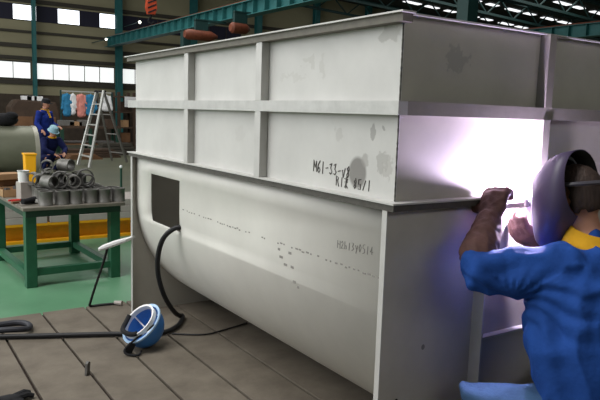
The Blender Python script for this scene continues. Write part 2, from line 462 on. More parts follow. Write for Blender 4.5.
# dotted row of spot welds along the trough
m = MB(); y = 2.0
while y > .05:
    if rnd.random() < .8:
        z = .915 + rnd.uniform(-.004,.004); ln_ = rnd.uniform(.008,.022)
        m.box((-.0015,y-ln_,z-.0035),(.0005,y,z+.0035))
    y -= rnd.uniform(.022,.04)
for (py, pz, w) in ((.8,.85,.03),(.76,.82,.03),(.7,.82,.025),(.69,.75,.025),(.66,.73,.015),(.82,.885,.02),(.72,.885,.025)):
    m.box((sx(pz)-.0012,py-w/2,pz-.006),(sx(pz)+.006,py+w/2,pz+.006))
m.build('spot_weld', M_inkpale, tank)
# hand-written marks
G = {'M':[[(0,0),(.05,1),(.5,.3),(.9,1),(1,0)]],'H':[[(0,0),(0,1)],[(0,.5),(.9,.55)],[(.9,0),(.9,1)]],'6':[[(.8,1),(.2,.6),(.1,.2),(.5,0),(.85,.25),(.5,.5),(.15,.3)]],
     '1':[[(.4,0),(.5,1)]],'-':[[(.1,.45),(.8,.5)]],'3':[[(.1,.9),(.7,.95),(.35,.55),(.8,.3),(.4,0),(.05,.1)]],'v':[[(.1,.6),(.4,0),(.9,.8)]],
     '8':[[(.7,.9),(.2,.8),(.7,.3),(.4,0),(.15,.25),(.75,.75),(.6,1)]],'R':[[(.1,0),(.1,1),(.7,.9),(.6,.55),(.1,.5)],[(.4,.5),(.9,0)]],
     '5':[[(.8,1),(.2,.95),(.15,.55),(.7,.5),(.7,.1),(.1,0)]],'/':[[(.1,0),(.8,1)]],'0':[[(.4,1),(.1,.5),(.4,0),(.8,.5),(.45,1)]],'2':[[(.1,.8),(.5,1),(.75,.7),(.1,0),(.9,.05)]],
     'y':[[(.1,.7),(.45,.3)],[(.9,.8),(.3,-.3)]],'9':[[(.8,.8),(.3,.95),(.2,.6),(.8,.65),(.7,0)]],'b':[[(.1,1),(.1,0),(.7,.15),(.6,.5),(.1,.45)]],'4':[[(.6,0),(.6,1),(.1,.35),(.95,.4)]],' ':[],
     '#':[[(.0,.8),(1,.85)],[(.5,1.1),(.45,-.1)],[(.1,.45),(.9,.5)],[(.1,0),(.9,.9)],[(.3,.3),(.95,-.1)]]}
def write(txt, y0, z0, h, w, slope, mt, r=.0022):
    m = MB(); y = y0
    for ch in txt:
        for st in G.get(ch, []):
            pts = [(sx(z0)-.001, y - p[0]*w*.8, z0 + p[1]*h + (y0-y)*slope + rnd.uniform(-.003,.003)) for p in st]
            m.tube(pts, r, 5)
        y -= w
    m.build('handwriting', mt, tank)
write('M61-33-v8', .545, 1.295, .05, .030, -.02, M_ink, .0024)
write('R1#', .375, 1.250, .042, .030, .0, M_ink, .0022)
write('85/1', .255, 1.250, .042, .030, .0, M_ink, .0022)
write('H2b13y0514', .345, .985, .034, .024, .06, M_inkpale, .0018)

# ------------------------------------------------------------------ things on the floor plates
# thick cable from the opening, past the hat and away to the left
pts = [(.12,2.03,.775),(.02,2.05,.79),(-.035,2.08,.775),(-.075,2.15,.70),(-.085,2.21,.57),(-.07,2.24,.43),(-.01,2.28,.27),(.10,2.38,.12),(.20,2.50,.035),(.235,2.55,.02),(.21,2.48,.02),(.10,2.33,.02),(-.05,2.26,.02),(-.26,2.355,.02),(-.42,2.43,.02),(-.6,2.51,.02),(-.8,2.6,.02),(-1.0,2.69,.02),(-1.3,2.8,.02)]
o = MB().tube(spline(pts,8),.017,10).build('welding_cable', M_rubber, smooth=True)
tag(o, 'thick black cable hanging from the square tank opening and running behind the blue helmet', 'cable')
pts = [(-1.35,2.90,.02),(-1.12,2.925,.02),(-.97,2.945,.02),(-.86,2.945,.02),(-.80,2.90,.02),(-.785,2.82,.022),(-.81,2.74,.03),(-.86,2.70,.045),(-.95,2.705,.055),(-1.1,2.76,.05),(-1.35,2.86,.05)]
o = MB().tube(spline(pts,8),.02,10).build('hose_loop', M_greyrub, smooth=True)
tag(o, 'looped dark grey hose lying at the left edge of the floor plates', 'hose')
# a second thin cable on the plates right of the hat
o = MB().tube(spline([(.03,2.24,.008),(.22,2.12,.008),(.42,2.15,.008),(.6,2.2,.008)],6),.006,6).build('thin_wire', M_rubber, smooth=True)
tag(o, 'thin dark wire lying on the plates behind the blue helmet towards the trough', 'wire')
# upturned blue helmet
hat = thing('safety_helmet', 'upturned blue safety helmet with white harness lying on the floor plates', 'helmet', (-.21,2.12,0))
axis = Vector((-.55,-.12,.66)).normalized()
R = Vector((0,0,1)).rotation_difference(axis).to_matrix().to_4x4()
HM = Matrix.Translation((0,0,.132)) @ R @ Matrix.Rotation(.6,4,'Z') @ Matrix.Diagonal((1.1,.96,1,1))
prof_ = [(0.0,-.128)] + [(.128*math.sin(a),-.128*math.cos(a)) for a in [.2,.4,.6,.8,1.0,1.2,1.4,1.57]] + [(.132,.03),(.135,.034),(.124,.034),(.122,.0)] + [(.12*math.sin(a),-.12*math.cos(a)) for a in [1.4,1.2,1.0,.8,.6,.4,.2]] + [(0.0,-.12)]
MB().lathe(prof_,32,HM).build('shell', M_hat, hat, smooth=True)
MB().lathe([(.126,.026),(.142,.03),(.142,.042),(.126,.04)],32,HM,close=True).build('rim', M_hatrim, hat, smooth=True)
m = MB()
for k in range(3):
    a = k*PI/3
    pp = [HM @ Vector((.12*math.cos(a)*math.cos(t),.12*math.sin(a)*math.cos(t),-.075*math.sin(t)+.03)) for t in [PI*j/10 for j in range(11)]]
    m.tube(pp,.0055,5)
m.build('harness', M_white, hat, smooth=True)
m = MB(); m.lathe([(.104,.04),(.116,.042),(.116,.075),(.104,.073)],28,HM,close=True); m.build('headband', M_white, hat, smooth=True)
m = MB(); m.tube([HM @ Vector((.108*math.cos(a),.108*math.sin(a),.085+.012*math.sin(3*a))) for a in [1.2+2.4*j/14 for j in range(15)]],.016,8); m.build('sweat_pad', M_black, hat, smooth=True)
m = MB(); m.tube(spline([HM @ Vector((-.02,-.13,.04)),(-.15,-.10,.06),(-.165,-.12,.018),(-.10,-.155,.01),(-.06,-.10,.012)],6),.007,6); m.build('chin_strap', M_black, hat, smooth=True)
m = MB(); m.box((-.022,-.008,0),(.022,.008,.07),Matrix.Translation((-.15,-.10,.01)) @ Matrix.Rotation(.5,4,'Y')); m.build('buckle', M_black, hat, bevel=.003)
# clamp hooked on the far end plate with a thin lead
cl = thing('earth_clamp', 'pale grey clamp gripping the far end plate edge with a thin black lead', 'clamp', (-.16,2.885,.5))
def cw(*p): return Vector(p) - Vector((-.16,2.885,.5))
m = MB(); m.tube([cw(-.29,2.86,.513),(cw(-.25,2.863,.525)),cw(-.16,2.868,.548),cw(-.06,2.872,.571),cw(-.02,2.875,.583)],[.012,.021,.022,.016,.01],8); m.build('handle', M_white, cl, smooth=True)
m = MB(); m.bar(cw(-.09,2.866,.562),cw(-.015,2.868,.588),.03,.018); m.bar(cw(-.09,2.9,.55),cw(-.01,2.9,.572),.02,.012); m.build('jaw', M_alu, cl, bevel=.003)
m = MB(); m.tube(spline([cw(-.225,2.86,.52),cw(-.245,2.9,.40),cw(-.27,3.0,.22),cw(-.285,3.10,.06),cw(-.28,3.13,.01),cw(-.2,3.12,.01),cw(-.1,3.10,.01),cw(-.06,3.06,.012)],8),.010,8); m.build('lead', M_rubber, cl, smooth=True)
m = MB(); m.tube([cw(-.10,3.10,.02),cw(-.055,3.055,.02)],[.014,.02],8); m.build('lead_plug', M_slab, cl, smooth=True)
# small upright bracket in a plate gap
m = MB(); m.prism([(-.012,0),(.014,0),(.02,.075),(.008,.085),(-.004,.07)],-.009,.009,axis=1,M=Matrix.Translation((-.665,1.83,0)) @ Matrix.Rotation(.5,4,'Z'))
tag(m.build('steel_clip', M_pipe2, bevel=.002), 'small upright steel clip standing in a floor gap left of the blue helmet', 'clip')
# dark work glove at the lower left corner
gl = thing('work_glove', 'crumpled black work glove lying at the lower left corner', 'glove', (-1.12,1.66,0))
m = MB(); m.ball((0,0,.022),(.075,.05,.022)); m.tube([(.03,.02,.02),(.09,.05,.024),(.12,.06,.014)],[.02,.018,.012],8); m.tube([(.04,0,.02),(.1,.01,.026),(.13,.005,.014)],[.02,.018,.012],8); m.tube([(.02,-.03,.02),(.07,-.05,.02)],[.018,.013],8)
m.build('palm', M_black, gl, smooth=True)
m = MB(); m.lathe([(.04,0),(.05,.06),(.045,.06),(.035,0)],14,Matrix.Translation((-.05,-.01,.034)) @ Matrix.Rotation(-PI/2,4,'Y') @ Matrix.Diagonal((.65,1,1,1)),close=True); m.build('cuff', M_black, gl, smooth=True)
# dark rod leaning on the near end plate
m = MB(); m.tube([(.245,-.30,.006),(.05,-.012,.43)],.005,8)
tag(m.build('filler_rod', M_rubber, smooth=True), 'thin black filler rod leaning against the near end plate of the tank', 'rod')

# ------------------------------------------------------------------ figures
def cap_chain(bm, pts, side=None, seg=18):
    """pts: (pos, radius or (side radius, other radius)); closed round-ended tube"""
    P = [Vector(p) for p, _ in pts]; R_ = [(r, r) if not isinstance(r, tuple) else r for _, r in pts]
    n = len(P); d0 = (P[1]-P[0]).normalized(); d1 = (P[-1]-P[-2]).normalized()
    rows = []
    for a in (1.35, 1.0, .6, .25):
        rows.append((P[0]-d0*min(R_[0])*math.sin(a), tuple(r*math.cos(a) for r in R_[0]), d0))
    for i in range(n):
        d = (P[min(i+1,n-1)]-P[max(i-1,0)]).normalized()
        rows.append((P[i], R_[i], d))
    for a in (.25, .6, 1.0, 1.35):
        rows.append((P[-1]+d1*min(R_[-1])*math.sin(a), tuple(r*math.cos(a) for r in R_[-1]), d1))
    prev = None; rings = []
    for p, r, d in rows:
        s_ = Vector(side) if side is not None else (prev if prev is not None else d.orthogonal())
        u = (s_ - d*s_.dot(d)).normalized(); prev = u; v = d.cross(u)
        rings.append([bm.verts.new(p + u*math.cos(2*PI*k/seg)*r[0] + v*math.sin(2*PI*k/seg)*r[1]) for k in range(seg)])
    for A, B in zip(rings, rings[1:]):
        for k in range(seg):
            j = (k+1) % seg; bm.faces.new((A[k], A[j], B[j], B[k]))
    bm.faces.new(rings[0][::-1]); bm.faces.new(rings[-1])

def blob(name, chains, mt, parent=None, voxel=.012, smooth=4, balls=(), fold=0., ffreq=9., cut=None, fdir=None, fan=None):
    """one continuous skin grown over overlapping limbs"""
    bm = bmesh.new()
    for ch in chains:
        side = None
        if isinstance(ch, dict): side = ch['side']; ch = ch['pts']
        cap_chain(bm, ch, side)
    for c, r, E in balls:
        v = bmesh.ops.create_icosphere(bm, subdivisions=3, radius=1)['verts']
        for q in v: q.co = Vector((q.co.x*r[0], q.co.y*r[1], q.co.z*r[2]))
        if E is not None: bmesh.ops.transform(bm, matrix=Euler(E).to_matrix().to_4x4(), verts=v)
        for q in v: q.co += Vector(c)
    bmesh.ops.recalc_face_normals(bm, faces=bm.faces[:])
    me = bpy.data.meshes.new('tmp'); bm.to_mesh(me); bm.free()
    o = bpy.data.objects.new('tmp', me); C.objects.link(o)
    r = o.modifiers.new('r', 'REMESH'); r.mode = 'VOXEL'; r.voxel_size = voxel
    if smooth:
        s_ = o.modifiers.new('s', 'SMOOTH'); s_.iterations = smooth; s_.factor = .5
    dg = bpy.context.evaluated_depsgraph_get(); dg.update()
    new = bpy.data.meshes.new_from_object(o.evaluated_get(dg))
    bpy.data.objects.remove(o); bpy.data.meshes.remove(me)
    new.name = name
    if fold:
        nb = bmesh.new(); nb.from_mesh(new); nb.normal_update()
        off = []
        for v in nb.verts:
            p = v.co
            q = Vector(p) * ffreq
            if fdir is not None:
                fd = Vector(fdir); along = fd*q.dot(fd); q = along*.28 + (q-along)
            w = noise.noise_vector(q*.5)*.75
            h = 1-abs(noise.noise(q + w))*2.2
            e = h*fold + noise.noise(q*2.7)*fold*.25
            if fan:                                    # creases fanning out from a pulled point
                d_ = p - Vector(fan[0]); e1 = Vector(fan[1]); x_ = d_.dot(e1); z_ = d_.z; rr_ = math.hypot(x_, z_)
                th_ = math.atan2(z_, x_) + .25*noise.noise(p*7)
                c_ = math.cos(th_*fan[2]); e += (abs(c_)*1.6-1)*fan[3]*min(1, rr_/.07)*math.exp(-max(0, rr_-.16)/.2)*(1 if z_ < .06 else .15)
            off.append(e)
        for v, h in zip(nb.verts, off): v.co += v.normal*h
        nb.to_mesh(new); nb.free()
    if cut:
        nb = bmesh.new(); nb.from_mesh(new)
        for (co, no) in cut:
            bmesh.ops.bisect_plane(nb, geom=nb.verts[:]+nb.edges[:]+nb.faces[:], plane_co=co, plane_no=no, clear_outer=True)
        nb.to_mesh(new); nb.free()
    new.polygons.foreach_set('use_smooth', [True]*len(new.polygons))
    new.materials.clear(); new.materials.append(mt)
    ob = bpy.data.objects.new(name, new); C.objects.link(ob)
    if parent is not None: ob.parent = parent
    return ob

def hand_chains(wrist, palm, fdir, pdir, s=1., curl=1.0, thumb=1, r=.0095):
    """palm + five bent fingers; fdir = finger direction, pdir = palm normal (fingers curl to it), thumb side sign"""
    wrist, palm, fdir, pdir = Vector(wrist), Vector(palm), Vector(fdir).normalized(), Vector(pdir).normalized()
    sd = fdir.cross(pdir).normalized()*thumb
    out = [{'side': sd, 'pts': [(wrist,(.03*s,.024*s)),(palm,(.042*s,.02*s)),(palm+fdir*.035*s,(.04*s,.017*s))]}]
    for k, ln_ in enumerate((.072,.08,.074,.058)):
        b = palm + fdir*.035*s + sd*(.03-.02*k)*s
        a1, a2, a3 = .45*curl, 1.15*curl, 1.75*curl
        def dr(a): return fdir*math.cos(a) + pdir*math.sin(a)
        p1 = b + dr(a1)*ln_*.45*s; p2 = p1 + dr(a2)*ln_*.32*s; p3 = p2 + dr(a3)*ln_*.25*s
        out.append([(b-fdir*.02*s,r*s),(b,r*s*1.05),(p1,r*s),(p2,r*s*.92),(p3,r*s*.8)])
    b = palm - fdir*.015*s + sd*.036*s
    t1 = b + (sd*.7+fdir*.5+pdir*.35).normalized()*.034*s; t2 = t1 + (sd*.1+fdir*.75+pdir*.65).normalized()*.03*s
    out.append([(b-sd*.012*s,r*1.3*s),(t1,r*1.15*s),(t2,r*.95*s)])
    return out

def figure(J, name='body', mt=None, parent=None, voxel=.012, hands=None, lower=True):
    """continuous body from joints J (dict of Vectors), forward axis J['f'], right-hand side axis J['s']"""
    s_, f_ = Vector(J['s']), Vector(J['f'])
    ch = []
    ch.append({'side': s_, 'pts': [(J['pelvis'],(.15,.11)),(J['waist'],(.13,.1)),(J['chest'],(.155,.11)),(J['neck0'],(.1,.075))]})
    ch.append([(J['neck0'],.06),(J['neck1'],.055),(J['head'],.06)])
    for a in 'lr':
        ch.append([(J['sh'+a],.055),(J['el'+a],.034),(J['wr'+a],.027)])
        ch.append([(J['hip'+a],.08),(J['kn'+a],.05),((J['kn'+a]+J['an'+a])/2,.046),(J['an'+a],.036)])
        ch.append({'side': s_, 'pts': [(J['an'+a]+Vector((0,0,-.04))-f_*.03,(.033,.03)),(J['toe'+a],(.042,.025))]})
    h = J['head']; E = J.get('headrot')
    M = Euler(E).to_matrix()
    def hp(x, y, z): return h + M @ Vector((x, y, z))
    balls = [(h,(.078,.098,.115),E),(hp(0,.035,-.06),(.058,.062,.062),E),(hp(0,.1,-.015),(.014,.02,.022),E),
             (hp(-.08,-.01,-.01),(.01,.02,.032),E),(hp(.08,-.01,-.01),(.01,.02,.032),E),(hp(0,.09,-.062),(.024,.012,.012),E)]
    for hh in (hands or []): ch += hh
    return blob(name, ch, mt or M_skin, parent, voxel, 3, balls)

def face_bits(root, J, hair_mat=None):
    h = J['head']; M = Euler(J['headrot']).to_matrix()
    for sx_ in (-.03,.03):
        MB().ball(h + M @ Vector((sx_,.087,.012)),.011).build('eye', M_black, root, smooth=True)
    MB().bar(h + M @ Vector((-.02,.101,-.06)), h + M @ Vector((.02,.101,-.06)),.006,.006).build('mouth', M_red, root)

V = Vector
# ---- the welder, crouching at the near end of the tank
wd = thing('person', 'welder in blue jacket and dark mask crouching at the right beside the welding arc', 'person', (.62,-.45,0))
J = dict(s=V((1,0,0)), f=V((0,1,0)), pelvis=V((.58,-.58,.42)), waist=V((.57,-.55,.62)), chest=V((.60,-.47,.87)), neck0=V((.655,-.425,1.06)), neck1=V((.652,-.385,1.14)),
         head=V((.638,-.338,1.262)), headrot=(-.22,0,.08), shl=V((.475,-.42,1.02)), shr=V((.84,-.42,1.02)), ell=V((.215,-.215,.985)), wrl=V((.375,-.135,1.12)),
         elr=V((.93,-.29,.83)), wrr=V((.77,-.155,.955)), hipl=V((.48,-.54,.43)), hipr=V((.68,-.54,.42)), knl=V((.325,-.19,.455)), knr=V((.96,-.2,.44)),
         anl=V((.36,-.44,.085)), anr=V((.93,-.44,.085)), toel=V((.34,-.24,.03)), toer=V((.96,-.24,.03)))
lh_w, lh_p = J['wrl'], V((.435,-.108,1.205))
rh_w, rh_p = J['wrr'], V((.705,-.112,1.035))
lh = hand_chains(lh_w, lh_p, (.45,.25,.75), (.75,.1,-.55), .9, .75, 1)
rh = hand_chains(rh_w, rh_p, (-.75,.3,.5), (.3,.3,.75), .9, 1.0, -1)
body = figure(J, 'body', M_skin, wd, .01, [lh, rh])
# jacket
sdx = V((1,0,0))
jk = [{'side': sdx, 'pts': [(V((.62,-.565,.40)),(.215,.18)),(V((.59,-.53,.56)),(.225,.19)),(V((.555,-.48,.74)),(.232,.19)),(V((.57,-.44,.90)),(.235,.175)),(V((.65,-.445,1.02)),(.15,.11)),(V((.65,-.425,1.052)),(.1,.085))]},
      [(V((.58,-.44,.985)),.085),(J['shl']+V((0,0,-.006)),.09),((J['shl']+J['ell'])/2+V((0,-.0,-.018)),.088),(J['ell']+V((.02,-.005,0)),.07),(V((.265,-.19,1.02)),.064)],
      [(V((.72,-.44,.975)),.08),(J['shr']+V((0,0,-.015)),.085),((J['shr']+J['elr'])/2,.082),(J['elr'],.072),(J['elr']*.45+J['wrr']*.55,.06)]]
jacket = blob('jacket', jk, M_blue, wd, .0095, 3, fold=.017, ffreq=7.5, fdir=(.55,.25,-.6), fan=((.34,-.262,.915),(.83,-.55,0),7.5,.0085))
# collar: yellow band turned down round the neck
m = MB(); rr = []
for k in range(29):
    a = 2*PI*k/28
    rr.append((.652+.086*math.cos(a), -.412+.088*math.sin(a), 1.118-.05*math.sin(a)*.0 + .028*math.sin(a)))
m2 = MB()
bm_ = m2.bm
R1 = [bm_.verts.new((.648+.112*math.cos(2*PI*k/28), -.425+.105*math.sin(2*PI*k/28), 1.098+.02*math.sin(2*PI*k/28))) for k in range(28)]
R2 = [bm_.verts.new((.652+.084*math.cos(2*PI*k/28), -.412+.08*math.sin(2*PI*k/28), 1.142+.02*math.sin(2*PI*k/28))) for k in range(28)]
R3 = [bm_.verts.new((.652+.076*math.cos(2*PI*k/28), -.412+.072*math.sin(2*PI*k/28), 1.137+.02*math.sin(2*PI*k/28))) for k in range(28)]
R0 = [bm_.verts.new((.652+.13*math.cos(2*PI*k/28), -.43+.12*math.sin(2*PI*k/28), 1.072+.02*math.sin(2*PI*k/28))) for k in range(28)]
for A, B in ((R0,R1),(R1,R2),(R2,R3)):
    for k in range(28):
        j = (k+1) % 28; bm_.faces.new((A[k],A[j],B[j],B[k]))
m.bm.free()
co = m2.build('collar', M_collar, wd, smooth=True, angle=1.2)
so = co.modifiers.new('thick','SOLIDIFY'); so.thickness = .006
# trousers
tr = []
tr.append({'side': sdx, 'pts': [(V((.58,-.565,.50)),(.18,.14)),(V((.58,-.56,.40)),(.185,.15))]})
for a in 'lr':
    tr.append([(J['hip'+a],.118),((J['hip'+a]+J['kn'+a])/2,.105),(J['kn'+a],.09),((J['kn'+a]+J['an'+a])/2,.078),(J['an'+a]+V((0,0,.02)),.062)])
blob('trousers', tr, M_denim, wd, .012, 4, fold=.006, ffreq=11)
for a in 'lr':
    an, to = J['an'+a], J['toe'+a]
    blob('boot', [{'side': sdx, 'pts': [(an+V((0,-.035,-.035)),(.043,.042)),(an*.5+to*.5+V((0,0,-.006)),(.047,.038)),(to+V((0,0,.005)),(.045,.03))]},[(an+V((0,0,.05)),.05),(an+V((0,-.01,-.03)),.05)]], M_black, wd, .009, 2,
         cut=[((0,0,.001),(0,0,-1))])
# leather gauntlets: five fingers, long cuffs
def gauntlet(w, p, fd, pd, th, elbow, name):
    hc = hand_chains(w, p, fd, pd, 1.32, 1.15 if th > 0 else 1., th, .0135)
    e = w + (elbow-w)*.62
    hc.append([(w+(p-w)*.3,.05),(w,.056),(w+(elbow-w)*.3,.064),(e,.072)])
    return blob(name, hc, M_leather, wd, .0065, 2, fold=.004, ffreq=22)
gauntlet(lh_w, lh_p, V((.45,.25,.75)), V((.75,.1,-.55)), 1, J['ell'], 'glove')
gauntlet(rh_w, rh_p, V((-.75,.3,.5)), V((.3,.3,.75)), -1, J['elr'], 'glove')
# hair: short crop over back and top of the head
HMx = Matrix.Translation(J['head']) @ Euler(J['headrot']).to_matrix().to_4x4()
def hairmesh(name, root, HM_, mt, r=(.086,.106,.122), front=.25):
    m = MB(); v = bmesh.ops.create_icosphere(m.bm, subdivisions=4, radius=1)['verts']
    kill = []
    for q in v:
        c = q.co.copy()
        keep = (c.z > .32 + .5*max(0,c.y)) or (c.y < -.12 and c.z > -.52) or (c.y < .1 and c.z > -.02 and abs(c.x) > .6 and False)
        if not keep: kill.append(q)
        q.co = Vector((c.x*r[0], c.y*r[1]-.003, c.z*r[2])) * (1+.05*noise.noise(c*9))
    bmesh.ops.delete(m.bm, geom=kill, context='VERTS')
    o = m.build(name, mt, root, smooth=True, M=HM_, angle=2)
    s_ = o.modifiers.new('t','SOLIDIFY'); s_.thickness = .012; s_.offset = 0
    return o
hairmesh('hair', wd, HMx, M_hair)
# welding mask: deep curved shell open at the back, window, head strap
MM = Matrix.Translation(J['head'] + V((-.008,.0,-.0))) @ Euler((-.16,0,.10)).to_matrix().to_4x4()
def rrect(hw, z0, z1, n=40, e=3.2):
    out = []; zc, hh = (z0+z1)/2, (z1-z0)/2
    for k in range(n):
        a = 2*PI*k/n; c, s_ = math.cos(a), math.sin(a)
        out.append((hw*math.copysign(abs(c)**(2/e), c), zc+hh*math.copysign(abs(s_)**(2/e), s_)))
    return out
m = MB(); bm_ = m.bm; rows = []
for (y, hw, z0, z1, e) in ((-.034,.134,-.08,.182,2.2),(.03,.132,-.16,.176,2.3),(.068,.127,-.19,.160,2.5),(.095,.116,-.2,.134,2.8),(.125,.1,-.2,.105,3.2),(.137,.085,-.19,.085,3.6),(.14,.05,-.16,.05,3.)):
    rows.append([bm_.verts.new((x, y + (.05*max(0,-.05-z) if y < .05 else -.10*max(0,-.06-z)*0), z)) for (x, z) in rrect(hw, z0, z1, 40, e)])
for A, B in zip(rows, rows[1:]):
    for k in range(40):
        j = (k+1) % 40; bm_.faces.new((A[k],A[j],B[j],B[k]))
bm_.faces.new(rows[-1])
mk = m.build('welding_mask', M_mask, wd, smooth=True, M=MM, angle=.9)
mk.data.materials.append(M_maskin)
so = mk.modifiers.new('thick','SOLIDIFY'); so.thickness = .004; so.offset = -1; so.material_offset = 1
m = MB(); m.box((-.05,.134,-.03),(.05,.150,.05)); m.build('viewing_window', M_maskin, mk, bevel=.004, M=MM)
m = MB(); m.tube([MM @ V((.1*math.cos(a),.02,.02+.135*math.sin(a))) for a in [PI*j/16 for j in range(17)]],.008,6)
m.tube([MM @ V((.1*math.cos(a),-.005-.116*math.sin(a),.05)) for a in [PI*j/16 for j in range(17)]],.009,6); m.build('head_strap', M_strap, mk, smooth=True)
for x in (-.112,.112):
    MB().lathe([(0,-.012),(.022,-.012),(.022,.012),(0,.012)],16,MM @ Matrix.Translation((x,.0,.03)) @ Matrix.Rotation(PI/2,4,'Y')).build('pivot_knob', M_maskin, mk, smooth=True)
settle(wd, (.62,-.45,0))
mk.matrix_parent_inverse = mk.matrix_parent_inverse   # mask children are modelled in the same space
# torch in the right hand, cable over the lap
ARC = V((.666,-.073,1.240))
th = thing('welding_torch', 'welding torch in the right glove, nozzle up at the bright arc', 'torch', (.70,-.13,1.06))
tw = lambda *p: V(p) - V((.70,-.13,1.06))
MB().tube([tw(.725,-.16,.96),tw(.705,-.135,1.04),tw(.695,-.115,1.10)],[.014,.016,.015],10).build('grip', M_rubber, th, smooth=True)
MB().tube([tw(.695,-.115,1.10),tw(.688,-.098,1.16),tw(.680,-.088,1.195)],.009,10).build('neck', M_alu, th, smooth=True)
MB().tube([tw(.682,-.088,1.187),tw(.668,-.084,1.222)],[.012,.009],12).build('nozzle', M_flange, th, smooth=True)
MB().tube(spline([tw(.725,-.16,.96),tw(.78,-.26,.82),tw(.70,-.36,.66),tw(.50,-.40,.56),tw(.42,-.44,.5),tw(.40,-.55,.38),tw(.42,-.62,.15),tw(.45,-.66,.012),tw(.6,-.9,.012),tw(.9,-1.3,.012)],8),.011,8).build('cable', M_rubber, th, smooth=True)
a = MB(); a.ball((0,0,0),.019,sub=3)
o = a.build('arc_flash', M_arc, th, smooth=True); o.location = ARC - V((.70,-.13,1.06))

# ------------------------------------------------------------------ green work table and its load
TR = .05
tb = thing('work_table', 'green-legged steel work table heaped with short pipe pieces', 'table', (-.185,4.70,GZ), TR)
TZ = .72                                   # height of the worktop above the floor
MB().box((-.45,-.70,TZ-.03),(.45,.70,TZ)).build('tabletop', M_top, tb, bevel=.004)
MB().box((-.42,-.66,TZ-.09),(.42,.66,TZ-.03)).build('top_frame', M_dkgreen, tb)
for x in (-.375,.375):
    for y in (-.60,.60):
        MB().box((x-.046,y-.046,0),(x+.046,y+.046,TZ-.03)).build('leg', M_green, tb, bevel=.005)
for (p, q) in (((-.375,-.6,.13),(.375,-.6,.13)),((-.375,.6,.10),(.375,.6,.10)),((-.375,-.6,.10),(-.375,.6,.10)),((.375,-.6,.10),(.375,.6,.10))):
    MB().bar(p,q,.06,.06).build('stretcher', M_green, tb)
TM = Matrix.Translation((-.185,4.70,GZ+TZ)) @ Matrix.Rotation(TR,4,'Z')
def on_table(o, x, y, z=0., rz=0., rx=0.):
    o.matrix_world = TM @ Matrix.Translation((x,y,z)) @ Matrix.Rotation(rz,4,'Z') @ Matrix.Rotation(rx,4,'X')
    return o
def pipe_mesh(r, h, t, fl):
    m = MB(); prof = [(r*(1.03 if fl else 1),0),(r*(1.03 if fl else 1),h*.08),(r,h*.1),(r,h*.9),(r*(1.03 if fl else 1),h*.92),(r*(1.03 if fl else 1),h),(r-t,h),(r-t,0)]
    m.lathe(prof,20,close=True); return m
proto = {}
for nm, (r, h, t, fl, mt) in dict(tall=(.058,.125,.008,True,M_pipe), short=(.06,.075,.012,False,M_pipe2), wide=(.075,.09,.008,True,M_pipe2)).items():
    o = pipe_mesh(r,h,t,fl).build('pipe_piece', mt, smooth=True, angle=.7); proto[nm] = [o, True]
def piece(kind, x, y, z, label, rz=0., rx=0.):
    src = proto[kind]
    if src[1]: o = src[0]; src[1] = False
    else: o = src[0].copy(); C.objects.link(o)
    on_table(o, x, y, z, rz, rx)
    return tag(o, label, 'pipe piece', 'pipe pieces heaped on the green table')
ORD = ['first','second','third','fourth','fifth','sixth','seventh','eighth']
ROWS = ('front row on the table','second row of the heap','third row of the heap','fourth row of the heap','back row of the heap')
for r_, (y, n) in enumerate(((-.60,6),(-.465,6),(-.33,5),(-.195,5),(-.06,5))):
    for k in range(n):
        piece('tall', -.235+.13*k+.012*((k*3+r_)%2)+(.03 if n == 5 else 0), y+.01*((k+r_)%2), 0, 'grey upright pipe piece in the %s, %s from the left' % (ROWS[r_], ORD[k]), rz=k+r_)
LAY = ('near the front','in the middle','towards the back')
for r_, y in enumerate((-.44,-.28,-.11)):
    for k in range(4):
        kind = ('tall','wide','tall','short')[(k+r_*2) % 4]; rr_ = {'tall':.0605,'wide':.078,'short':.0605}[kind]
        piece(kind, -.19+.135*k+rnd.uniform(-.015,.015), y+.06, .126+rr_, 'tipped pipe piece on top of the heap %s, %s from left' % (LAY[r_], ORD[k]), rz=rnd.uniform(-.5,.5), rx=PI/2)
for k, (x, y) in enumerate(((-.10,-.16),(.04,-.10))):
    piece('tall', x, y, .126+.12+.065, 'pipe piece lying at the very top of the heap, %s one' % ('left','right')[k], rz=.9*k-.3, rx=PI/2)
piece('short', .36, -.30, 0, 'dark low ring standing at the right end behind the front row')
piece('wide', .22, -.06, .126, 'wide dark ring standing on the back row at the right')
# left end of the table
o = MB().box((-.06,-.05,0),(.06,.05,.16)).build('storage_tin', M_slab, bevel=.004); on_table(o,-.29,-.10,0,.2); tag(o,'pale square tin standing at the left of the pipe heap','tin')
cp = MB().lathe([(0,0),(.045,0),(.05,.10),(.055,.105),(.046,.105),(.04,.01),(0,.01)],20).build('white_cup', M_white, smooth=True); on_table(cp,-.30,-.10,.16); tag(cp,'white cup standing on the pale tin at the left of the heap','cup')
o = MB().box((-.07,-.05,0),(.07,.05,.012)).build('steel_offcut', M_slab); on_table(o,-.33,-.40,0,.3); tag(o,'pale thin steel offcut lying at the front left of the table','offcut')
gr = thing('angle_grinder','black angle grinder lying on the table left of the pipes','grinder'); 
MB().tube([(-.10,0,.03),(-.03,0,.032),(.05,0,.034)],[.022,.026,.03],12).build('grinder_body', M_black, gr, smooth=True)
MB().lathe([(0,0),(.05,0),(.05,.004),(0,.004)],20,Matrix.Translation((.075,0,.012))).build('disc', M_pipe2, gr, smooth=True)
MB().lathe([(.03,.012),(.056,.012),(.05,.04),(.03,.042)],20,Matrix.Translation((.07,0,0)),close=True).build('guard', M_alu, gr, smooth=True)
on_table(gr,-.33,-.47,.0,.6)
tray = thing('parts_tray','shallow brown cardboard tray of scrap at the left back of the table','tray')
m = MB(); m.box((-.15,-.2,0),(.15,.2,.008))
